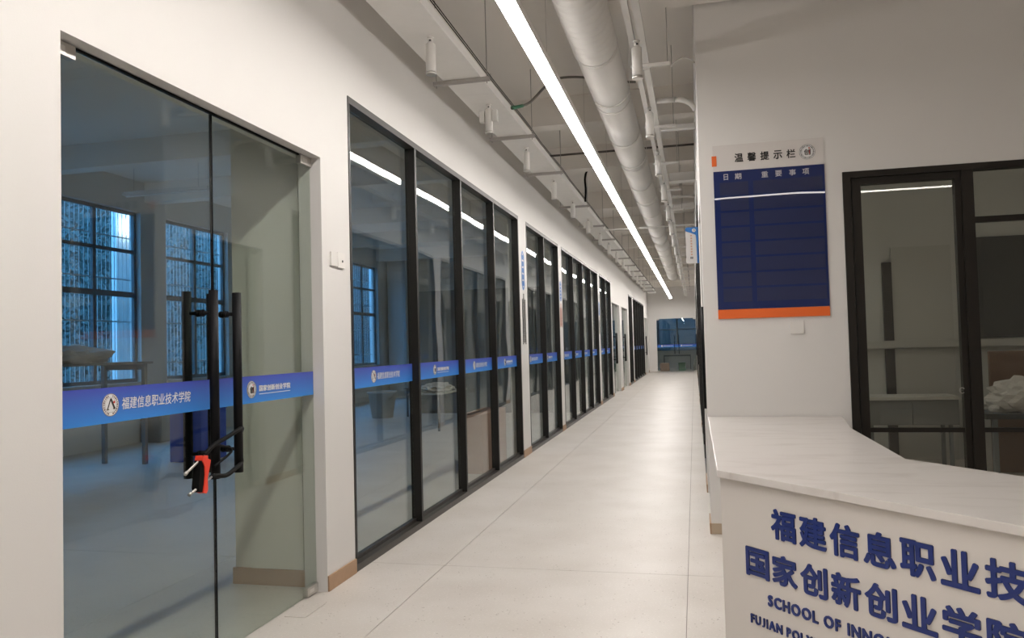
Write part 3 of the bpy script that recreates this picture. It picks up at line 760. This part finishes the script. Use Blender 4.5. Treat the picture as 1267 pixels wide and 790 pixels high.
for x, ch in ((0.290, '日'), (0.382, '期'), (0.600, '重'), (0.712, '要'), (0.824, '事'), (0.930, '项')):
    m = MB(); put_text(m, ch, (x, yb-0.0128, 3.030), (1, 0, 0), (0, 0, 1), (0, -1, 0), 0.036 if ch == '日' else 0.054, 0.052, bold=0.016)
    m.build('column_letter', M_inkgrey, nb)
for r_ in range(8):
    zt = 3.008-r_*0.131
    for x0, x1 in ((0.255, 0.490), (0.530, 1.085)):
        box('card_pocket', M_pocket, nb, x0, x1, yb-0.016, yb-0.0122, zt-0.112, zt)

# switch plates and small things
def plate(name, label, x0, x1, y0, y1, z0, z1, holes):
    r = empty(name, ((x0+x1)/2, (y0+y1)/2, z0), label, 'switch')
    box('cover_plate', M_white, r, x0, x1, y0, y1, z0, z1, bevel=0.002)
    for h in holes: box('socket_hole', M_ink, r, *h)
plate('switch_plate', 'white double switch plate between glass door and first window', XL+0.001, XL+0.013, 5.05, 5.15, 2.255, 2.355, [])
plate('switch_plate', 'white single switch plate under the navy notice board', 0.79, 0.895, YF-0.013, YF-0.001, 1.69, 1.80, [])
r = empty('socket_plate', (XL+0.007, 5.21, 2.25), 'white socket plate with dark hole beside first window frame', 'switch')
box('cover_plate', M_white, r, XL+0.001, XL+0.013, 5.155, 5.265, 2.25, 2.36, bevel=0.002)
MB().tube([(XL+0.0131, 5.225, 2.30), (XL+0.016, 5.225, 2.30)], 0.009, 10).build('socket_hole', M_ink, r)
tag(MB().box(-2.545, -2.40, 4.43, 4.70, 0.0003, 0.004).build('floor_spring_cover', M_floor, bevel=0.001), 'flat floor spring cover plate at foot of the glass door', 'cover plate')

# hanging sign on the right wall
hs = empty('projecting_sign', (0.01, 10.0, 2.63), 'small white projecting sign with blue top on right corridor wall', 'sign')
box('sign_plate', M_header, hs, -0.068, 0.075, 9.985, 10.015, 2.63, 3.075)
m = MB(); pts = [(-0.068, 3.075), (-0.068, 3.04)]+[(-0.068+0.125*t, 3.035-0.03*t-0.02*t*t) for t in [k/6 for k in range(1, 7)]]+[(0.062, 2.9), (0.064, 2.63), (0.085, 2.63), (0.085, 3.085), (-0.05, 3.085)]
m.add([(x, 9.984, z) for x, z in pts]+[(x, 9.980, z) for x, z in pts], [tuple(range(len(pts))), tuple(range(2*len(pts)-1, len(pts)-1, -1))]+[(i, (i+1) % len(pts), len(pts)+(i+1) % len(pts), len(pts)+i) for i in range(len(pts))])
m.build('blue_corner', M_inkblue, hs)
emblem(hs, (0.035, 9.979, 3.045), 0.024, (1, 0, 0), (0, -1, 0), 0, False)
m = MB()
for k in range(8): quad(m, (0.0+0.001*(k % 2), 9.984, 2.98-0.034*k), (0.010, 0, 0), (0, 0, 0.010))
tag(m.build('vertical_lettering', mat('faded_orange_ink', (0.62, 0.36, 0.25), 0.6), hs), kind='stuff')
m = MB()
for k in (-1, 0, 1): quad(m, (0.0+k*0.012, 9.984, 2.70), (0.004, 0, 0), (0, 0, 0.014))
tag(m.build('room_number', M_ink, hs), kind='stuff')

# printed vertical wall signs on the piers
def pier_sign(y, z0, z1, col, label, textcol):
    r = empty('wall_lettering', (XL+0.003, y, z0), label, 'lettering')
    zb = z0+(z1-z0)*0.55
    m = MB(); n = 20; hw, hh = 0.10, (z1-zb)/2*0.92; cz = (z1+zb)/2
    pts = [(hw*max(-1, min(1, 1.25*math.cos(2*math.pi*k/n))), cz+hh*math.copysign(abs(math.sin(2*math.pi*k/n))**0.6, math.sin(2*math.pi*k/n))) for k in range(n)]
    x = XL+0.002
    m.add([(x, y+a, b) for a, b in pts]+[(x, y+a*0.60, cz+(b-cz)*0.86) for a, b in pts], [(i, (i+1) % n, n+(i+1) % n, n+i) for i in range(n)])
    for k in range(5): quad(m, (x, y, cz+hh*0.66-k*hh*0.33), (0, 0.055, 0), (0, 0, hh*0.12)); quad(m, (x, y+0.02*(-1)**k, cz+hh*0.66-k*hh*0.33), (0, 0.012, 0), (0, 0, hh*0.14))
    m.build('blue_motif', col, r)
    m = MB(); random.seed(int(y*10))
    for c in (-0.085, 0.0, 0.085):
        zz = zb-0.04-abs(c)
        while zz > z0+0.05:
            quad(m, (x, y+c, zz), (0, 0.034, 0), (0, 0, 0.013)); quad(m, (x, y+c+random.uniform(-.01, .01), zz-0.016), (0, 0.011, 0), (0, 0, 0.018)); quad(m, (x, y+c, zz-0.034), (0, 0.031, 0), (0, 0, 0.012)); zz -= 0.062
    tag(m.build('vertical_lettering', textcol, r), kind='stuff')
pier_sign(11.46, 1.66, 3.12, M_inkblue, 'blue pennant motif over black vertical lettering on the nearest white pier', M_ink)
pier_sign(14.83, 1.95, 2.90, M_inkblue, 'short blue and orange vertical lettering on the second white pier', mat('rust_ink', (0.45, 0.13, 0.06), 0.6))
pier_sign(21.04, 1.9, 2.8, M_inkblue, 'small dark vertical lettering on the third white pier', M_ink)

# ---------------------------------------------------------------- bike lock round the door handles
lk = empty('cable_lock', (-2.46, 3.45, 0.96), 'black and red steel bike lock threaded through the glass door handles', 'lock')
xh = -2.585+0.082
m = MB(); b_ = m.tube([(0, 0, 0), (0, 0, 0)], 0.001, 3) if False else m
# body: long rounded block leaning slightly
def body(m, w0, zc, sc, y_off=0.0):
    pts = []
    for k in range(20):
        a = 2*math.pi*k/20; s = math.sin(a)
        yy = w0*max(-1, min(1, 1.3*math.cos(a)))*(1-0.15*abs(s)); zz = 0.088*sc*math.copysign(abs(s)**0.5, s)
        pts.append((yy+y_off, zz))
    return pts
pts = body(m, 0.030, 0, 1.0)
rot = Matrix.Rotation(-0.20, 4, 'X')
def extr(pts, x0, x1):
    n = len(pts); return [(x0, a, b) for a, b in pts]+[(x1, a, b) for a, b in pts], [tuple(range(n)), tuple(range(2*n-1, n-1, -1))]+[(i, (i+1) % n, n+(i+1) % n, n+i) for i in range(n)]
T = Matrix.Translation((-2.440, 3.455, 1.045)) @ rot
m = MB(); m.add(*extr(pts, -0.020, 0.020)); m.xf(T); m.build('lock_body', M_rub, lk, bevel=0.0)
m = MB(); rp = [(0.014, 0.080), (0.040, 0.075), (0.036, 0.03), (0.030, -0.02), (0.044, -0.075), (0.034, -0.092), (0.008, -0.088), (0.010, -0.05), (0.008, 0.0), (-0.002, 0.04), (-0.030, 0.070), (-0.028, 0.092), (0.012, 0.096)]
m.add(*extr(rp, 0.0202, 0.026)); m.add(*extr(rp, -0.018, 0.0202)); m.xf(T); m.build('red_casing', M_red, lk)
for (p, q) in (((3.335, 1.068), (3.545, 1.150)), ((3.364, 0.962), (3.585, 1.022))):
    m = MB(); m.tube([(-2.436, p[0], p[1]), (-2.448, q[0], q[1])], 0.0065, 10); m.tube([(-2.4355, p[0]-0.004, p[1]-0.002), (-2.437, p[0]+0.012, p[1]+0.005)], 0.009, 10); m.build('lock_bar', M_chrome, lk, smooth=True)
sh = [(-2.448, 3.50, 1.135), (-2.455, 3.60, 1.175), (-2.46, 3.72, 1.20), (-2.465, 3.83, 1.225), (-2.50, 3.925, 1.225), (-2.535, 3.955, 1.17), (-2.535, 3.950, 1.10), (-2.49, 3.90, 1.04), (-2.465, 3.80, 1.02), (-2.455, 3.70, 1.00), (-2.45, 3.60, 1.015), (-2.448, 3.56, 1.015)]
MB().tube(smooth_path(sh), 0.012, 10).build('shackle', M_rub, lk, smooth=True)
MB().tube(smooth_path([(-2.46, 3.62, 1.17), (-2.47, 3.70, 1.155), (-2.46, 3.76, 1.12), (-2.47, 3.62, 1.06)]), 0.007, 8).build('strap', M_rub, lk, smooth=True)

# ---------------------------------------------------------------- things inside the left room
def sack(name, loc, size, label, cat, seed, m_=M_bag, res=20):
    bm = bmesh.new(); bmesh.ops.create_icosphere(bm, subdivisions=4, radius=1)
    for v in bm.verts:
        p = v.co.copy(); n_ = noise.fractal(p*1.8+Vector((seed, 0, 0)), 0.7, 2.1, 5)+0.6*abs(noise.noise(p*4.5+Vector((0, seed, 0))))-0.2
        v.co = Vector((p.x*size[0], p.y*size[1], p.z*size[2]))*(1+0.30*n_)
        if v.co.z < -size[2]*0.45: v.co.z = -size[2]*0.45
        v.co.z += size[2]*0.45
    me = bpy.data.meshes.new(name); bm.to_mesh(me); bm.free(); me.materials.append(m_)
    o = bpy.data.objects.new(name, me); COL.objects.link(o); o.location = loc
    return tag(o, label, cat)
def table(name, x0, x1, y0, y1, h, label, m_top, m_leg, leg=0.04, th=0.03, shelf=None, cat='table'):
    r = empty(name, ((x0+x1)/2, (y0+y1)/2, 0), label, cat)
    box('table_top', m_top, r, x0, x1, y0, y1, h-th, h)
    for a in (x0+0.06, x1-0.06-leg):
        for b in (y0+0.06, y1-0.06-leg): box('leg', m_leg, r, a, a+leg, b, b+leg, 0.001, h-th)
    m = MB(); m.box(x0+0.07, x1-0.07, y0+0.065, y0+0.085, h-th-0.09, h-th-0.001); m.box(x0+0.07, x1-0.07, y1-0.085, y1-0.065, h-th-0.09, h-th-0.001); m.build('apron', m_leg, r)
    if shelf: box('shelf', m_top, r, x0+0.1, x1-0.1, y0+0.1, y1-0.1, shelf, shelf+0.02)
    return r
table('high_workbench', -9.0, -8.1, 7.6, 10.35, 1.56, 'tall dark workbench seen through glass door before first blue window', M_grey, M_metalframe, 0.06, 0.035)
sack('cloth_sack', (-8.5, 9.1, 1.56), (0.28, 0.75, 0.17), 'pale rumpled sack lying on the tall workbench', 'sack', 1.0)
r = table('desk', -9.45, -8.75, 14.0, 15.6, 0.75, 'grey desk under the second blue window', M_grey, M_metalframe)
# office chair
oc = empty('office_chair', (-8.9, 12.4, 0), 'dark office chair on a star base seen through the glass door', 'chair')
m = MB(); cx, cy = -8.9, 12.4
for k in range(5):
    a = 2*math.pi*k/5; m.tube([(cx, cy, 0.10), (cx+0.32*math.cos(a), cy+0.32*math.sin(a), 0.07)], [0.03, 0.018], 8)
m.build('star_base', M_metalframe, oc)
for k in range(5):
    a = 2*math.pi*k/5; X, Y = cx+0.32*math.cos(a), cy+0.32*math.sin(a); MB().tube([(X-0.02, Y, 0.032), (X+0.02, Y, 0.032)], 0.03, 12).build('caster', M_rub, oc)
MB().tube([(cx, cy, 0.12), (cx, cy, 0.44)], 0.03, 10).build('gas_post', M_steel, oc)
MB().box(cx-0.25, cx+0.25, cy-0.25, cy+0.25, 0.44, 0.52).build('seat', M_grey, oc, bevel=0.03)
MB().box(cx-0.23, cx+0.23, cy+0.24, cy+0.30, 0.60, 1.10).build('backrest', M_grey, oc, bevel=0.025)
MB().tube([(cx, cy+0.2, 0.46), (cx, cy+0.32, 0.50), (cx, cy+0.31, 0.75)], 0.02, 8).build('back_bar', M_metalframe, oc)
r = empty('low_cabinet', (-10.0, 12.95, 0), 'low dark cabinet between the first two blue windows', 'cabinet')
box('cabinet_body', M_grey, r, -10.27, -9.85, 12.75, 13.2, 0.001, 0.55)
box('cabinet_door', M_grey, r, -9.849, -9.835, 12.77, 13.18, 0.03, 0.53)
# storage crate, bucket, cartons
def crate(name, x0, x1, y0, y1, h, label, m_, cat='box', lid=True, z=0.001):
    r = empty(name, ((x0+x1)/2, (y0+y1)/2, z), label, cat)
    MB().box(x0, x1, y0, y1, z, z+h).build('crate_body', m_, r, bevel=0.008)
    if lid: MB().box(x0-0.012, x1+0.012, y0-0.012, y1+0.012, z+h+0.0005, z+h+0.03).build('lid', m_, r, bevel=0.006)
    return r
crate('storage_crate', -7.9, -7.35, 10.45, 11.1, 0.78, 'deep blue storage crate on the room floor behind the door handles', M_bluebox)
def lathe(prof, c, n=24):
    m = MB(); rings = [[(c[0]+r_*math.cos(2*math.pi*k/n), c[1]+r_*math.sin(2*math.pi*k/n), c[2]+z) for k in range(n)] for r_, z in prof]
    vs = [v for q in rings for v in q]; fs = []
    for i in range(len(rings)-1):
        for k in range(n): fs.append((i*n+k, i*n+(k+1) % n, (i+1)*n+(k+1) % n, (i+1)*n+k))
    fs.append(tuple(range(n))); return m.add(vs, fs)
r = empty('paint_bucket', (-7.4, 17.6, 0), 'white plastic bucket on the floor behind the first window pane', 'bucket')
lathe([(0.25, 0.001), (0.34, 0.60), (0.36, 0.60), (0.36, 0.64), (0.33, 0.64), (0.25, 0.03)], (-7.4, 17.6, 0)).build('bucket_body', M_lgrey, r, smooth=True)
MB().tube([(-7.4+0.36*math.cos(a), 17.5-0.12*math.sin(a), 0.60-0.22*math.sin(a)) for a in [math.pi*k/12 for k in range(13)]], 0.006, 6).build('bucket_handle', M_steel, r)
table('stool', -6.9, -6.5, 17.7, 18.1, 0.7, 'dark square stool beside the white bucket', M_grey, M_metalframe, cat='stool')
for k, (x0, x1) in enumerate(((-6.85, -5.85), (-5.83, -4.83), (-4.81, -3.81), (-3.79, -2.79))):
    r = empty('tall_cabinet', ((x0+x1)/2, 18.95, 0), 'tall dark grey cabinet in the left room, %s from the window side' % ['first', 'second', 'third', 'fourth'][k], 'cabinet', 'tall grey cabinets in the left room')
    box('cabinet_body', M_grey, r, x0, x1, 18.72, 19.2, 0.001, 3.1)
    for a, b in ((x0+0.01, (x0+x1)/2-0.003), ((x0+x1)/2+0.003, x1-0.01)):
        d = box('cabinet_door', M_grey, r, a, b, 18.70, 18.719, 0.06, 3.06)
        box('door_handle', M_steel, d, (x0+x1)/2-0.04 if a == x0+0.01 else (x0+x1)/2+0.03, (x0+x1)/2-0.03 if a == x0+0.01 else (x0+x1)/2+0.04, 18.68, 18.699, 1.3, 1.5)
crate('carton', -3.05, -2.72, 9.75, 11.05, 0.76, 'tall pinkish brown carton standing just inside the last panes of first window', M_carton, 'carton', lid=False)
table('desk', -5.6, -4.9, 14.6, 16.4, 0.75, 'grey desk in the middle of the left room', M_lgrey, M_metalframe)
sack('plastic_sheet', (-5.25, 15.4, 0.75), (0.3, 0.6, 0.12), 'crumpled plastic sheet lying on the middle desk', 'plastic sheet', 4.0)
# fluorescent batten in the room, switched off
fb = empty('fluorescent_batten', (-9.0, 11.8, 4.5), 'unlit fluorescent batten hanging from the left room ceiling', 'light')
MB().box(-9.8, -8.1, 11.75, 11.85, 4.50, 4.56).build('housing', M_white, fb)
MB().tube([(-9.75, 11.8, 4.482), (-8.15, 11.8, 4.482)], 0.014, 10).build('tube', M_inkwhite, fb)
for x in (-9.6, -8.3): MB().tube([(x, 11.8, 4.56), (x, 11.8, 5.0)], 0.003, 5).build('suspension_wire', M_steel, fb)

# end room clutter behind the far glass door
crate('carton', -1.95, -1.45, 45.0, 45.4, 0.45, 'brown carton on the floor behind the far glass door', M_carton, lid=False)
crate('green_crate', -0.95, -0.55, 45.6, 46.0, 0.42, 'green crate on the floor behind the far glass door', M_green)
sack('grey_sack', (0.35, 45.3, 0.001), (0.42, 0.4, 0.75), 'dark heap behind the right leaf of the far glass door', 'sack', 2.0, M_grey)
table('desk', -1.9, -0.2, 47.4, 48.0, 0.9, 'long desk at the back of the end room', M_lgrey, M_metalframe)

# ---------------------------------------------------------------- room behind the reception window
r = empty('blackboard', (4.4, 11.35, 1.5), 'large dark board on the back wall behind reception window', 'board')
box('board_face', M_darkg, r, 3.62, 5.6, 11.36, 11.395, 1.60, 2.93)
box('board_ledge', M_lgrey, r, 1.9, 5.6, 11.28, 11.395, 1.49, 1.585)
r = empty('bench', (4.0, 9.9, 0), 'low bench with a dark edge behind the reception window', 'bench')
box('bench_top', M_darkg, r, 3.12, 5.4, 9.6, 10.3, 0.70, 0.76)
for x in (3.2, 5.25):
    for y in (9.66, 10.2): box('leg', M_metalframe, r, x, x+0.05, y, y+0.05, 0.001, 0.699)
tag(MB().box(3.42, 5.4, 10.34, 10.40, 0.001, 1.44).build('wooden_headboard', M_brownp, bevel=0.004), 'brown wooden board standing behind the low bench', 'board')
sack('plastic_bag', (3.72, 9.95, 0.76), (0.50, 0.25, 0.26), 'crumpled white plastic bag lying on the low bench', 'bag', 9.0)
sack('plastic_bag', (4.7, 9.95, 0.76), (0.42, 0.25, 0.22), 'second crumpled plastic bag at the far end of the low bench', 'bag', 12.0)
r = empty('sideboard', (2.5, 10.6, 0), 'low grey sideboard seen through the narrow reception pane', 'cabinet')
box('cabinet_body', M_grey, r, 2.05, 3.1, 10.45, 10.9, 0.55, 0.86)
for a, b in ((2.06, 2.57), (2.58, 3.09)): box('cabinet_door', M_grey, r, a, b, 10.43, 10.449, 0.56, 0.85)
for x in (2.1, 3.0):
    for y in (10.5, 10.82): box('leg', M_metalframe, r, x, x+0.04, y, y+0.04, 0.001, 0.549)
box('ledge', M_lgrey, r, 1.95, 3.1, 10.40, 10.92, 0.861, 0.90)
dd = empty('door_%d' % (door_n+1), (2.4, 11.38, 0), kind='structure'); door_n += 1
box('door_leaf', M_lgrey, dd, 2.0, 2.95, 11.34, 11.395, 0.905, 2.7) if False else box('door_leaf', M_lgrey, dd, 2.62, 3.35, 11.36, 11.395, 0.001, 1.48)
box('upper_panel', M_lgrey, dd, 2.62, 3.35, 11.36, 11.395, 1.59, 2.85)
box('door_frame', M_brown, dd, 2.50, 2.615, 11.34, 11.395, 0.001, 1.48)
box('door_frame', M_brown, dd, 2.50, 2.615, 11.34, 11.395, 1.59, 2.65)

# ---------------------------------------------------------------- outside the far windows
tag(MB().box(-60, XW-0.3, -40, 80, -0.4, -0.11).build('ground', M_ground), kind='structure')
for k, (y, wd) in enumerate(((13.55, 0.55), (17.2, 0.5), (26.5, 0.5), (7.2, 0.5))):
    c = MB().box(-11.57, -11.45, y, y+wd, -0.1, 6.5).build('outdoor_pillar', M_tile)
    tag(c, 'pale tiled pillar outside the blue windows, %s from the glass door side' % ['second', 'third', 'fourth', 'first'][k], 'pillar', 'pillars outside the windows')
gl = empty('globe_lamp', (-11.28, 13.82, 4.34), 'glowing white globe lamp on the pale pillar outside', 'lamp')
bm = bmesh.new(); bmesh.ops.create_uvsphere(bm, u_segments=24, v_segments=16, radius=0.20); me = bpy.data.meshes.new('globe'); bm.to_mesh(me); bm.free()
me.materials.append(M_globe); me.polygons.foreach_set('use_smooth', [True]*len(me.polygons)); o = bpy.data.objects.new('globe', me); COL.objects.link(o); o.parent = gl; o.scale = (0.6, 1, 1.25)
MB().tube([(-11.45, 13.82, 4.34), (-11.36, 13.82, 4.34)], 0.03, 10).build('lamp_arm', M_steel, gl)
fb2 = MB().box(-27.5, -26.5, -20, 70, -0.1, 11.0); fb2 = fb2.build('sky_blocker', mat('blocker_grey', (0.10, 0.13, 0.125), 0.9, noise_amt=0.5, noise_scale=0.7))  # added to block the bright sky showing between the trees
fb3 = MB().box(-26.0, 25, 53.5, 54.5, -0.1, 10.0).build('sky_blocker', mat('blocker_dark', (0.05, 0.06, 0.058), 0.9, noise_amt=0.4, noise_scale=1.5)); tag(fb3, 'added sky-blocking building across the yard beyond the far end of the corridor', 'building')  # added close and dark to dim the view through the end window
tag(MB().box(XW-0.29, 25, YE+6.21, 53.4, -0.4, -0.11).build('ground', M_ground), kind='structure')
tag(fb2, 'added sky-blocking building far behind the dark trees outside', 'building')
def tree(loc, h, r, seed, label):
    random.seed(seed); root = empty('tree', loc, label, 'tree', 'trees outside the windows')
    x, y, z = loc
    t = MB(); t.tube([(x, y, z), (x+0.1, y-0.05, z+h*0.35), (x-0.05, y+0.1, z+h*0.7)], [0.16, 0.12, 0.05], 8)
    for k in range(6):
        a = random.uniform(0, 6.3); t.tube([(x, y, z+h*(0.3+0.06*k)), (x+r*0.6*math.cos(a), y+r*0.6*math.sin(a), z+h*(0.5+0.07*k))], [0.05, 0.015], 6)
    t.build('trunk', M_bark, root)
    c = MB()
    for i in range(3200):
        a = random.uniform(0, 6.283); u = random.uniform(-1, 1); rr = r*random.uniform(0.35, 1)**0.5; s = math.sqrt(1-u*u)
        p = Vector((x+rr*s*math.cos(a), y+rr*s*math.sin(a), z+h*0.58+h*0.44*u*(rr/r)))
        ux = Vector((random.uniform(-1, 1), random.uniform(-1, 1), random.uniform(-1, 1))).normalized(); uy = ux.orthogonal().normalized(); l = random.uniform(0.06, 0.13)
        c.add([p-ux*l, p+uy*l*0.45, p+ux*l, p-uy*l*0.45], [(0, 1, 2, 3)])
    tag(c.build('crown', M_leaf, root), kind='stuff')
for k, (x, y, h, r_) in enumerate(((-16.5, 16.5, 6.5, 2.3), (-17.5, 21.5, 7.0, 2.6), (-16.0, 26.5, 6.0, 2.3), (-18.0, 32.0, 7.5, 2.8), (-17.0, 12.0, 6.5, 2.4), (-19.5, 38.5, 8.0, 3.0), (-22, 28.0, 8.5, 3.2))):
    tree((x, y, -0.1), h, r_, k+3, 'dark leafy tree outside the blue windows, %s' % ['behind the second window', 'right of the second window', 'seen through the middle of the room', 'farther along the yard', 'nearest the glass door side', 'farthest along the yard', 'in the row behind'][k])
hb = MB(); random.seed(5)
for i in range(5000):
    p = Vector((random.uniform(-14.6, -13.8), random.uniform(6, 45), random.uniform(-0.1, 1.5))); ux = Vector((random.uniform(-1, 1), random.uniform(-1, 1), random.uniform(-1, 1))).normalized(); uy = ux.orthogonal().normalized(); l = random.uniform(0.07, 0.14)
    hb.add([p-ux*l, p+uy*l*0.5, p+ux*l, p-uy*l*0.5], [(0, 1, 2, 3)])
tag(hb.build('hedge', M_leaf), 'low dark hedge running along outside the blue windows', 'hedge', kind='stuff')
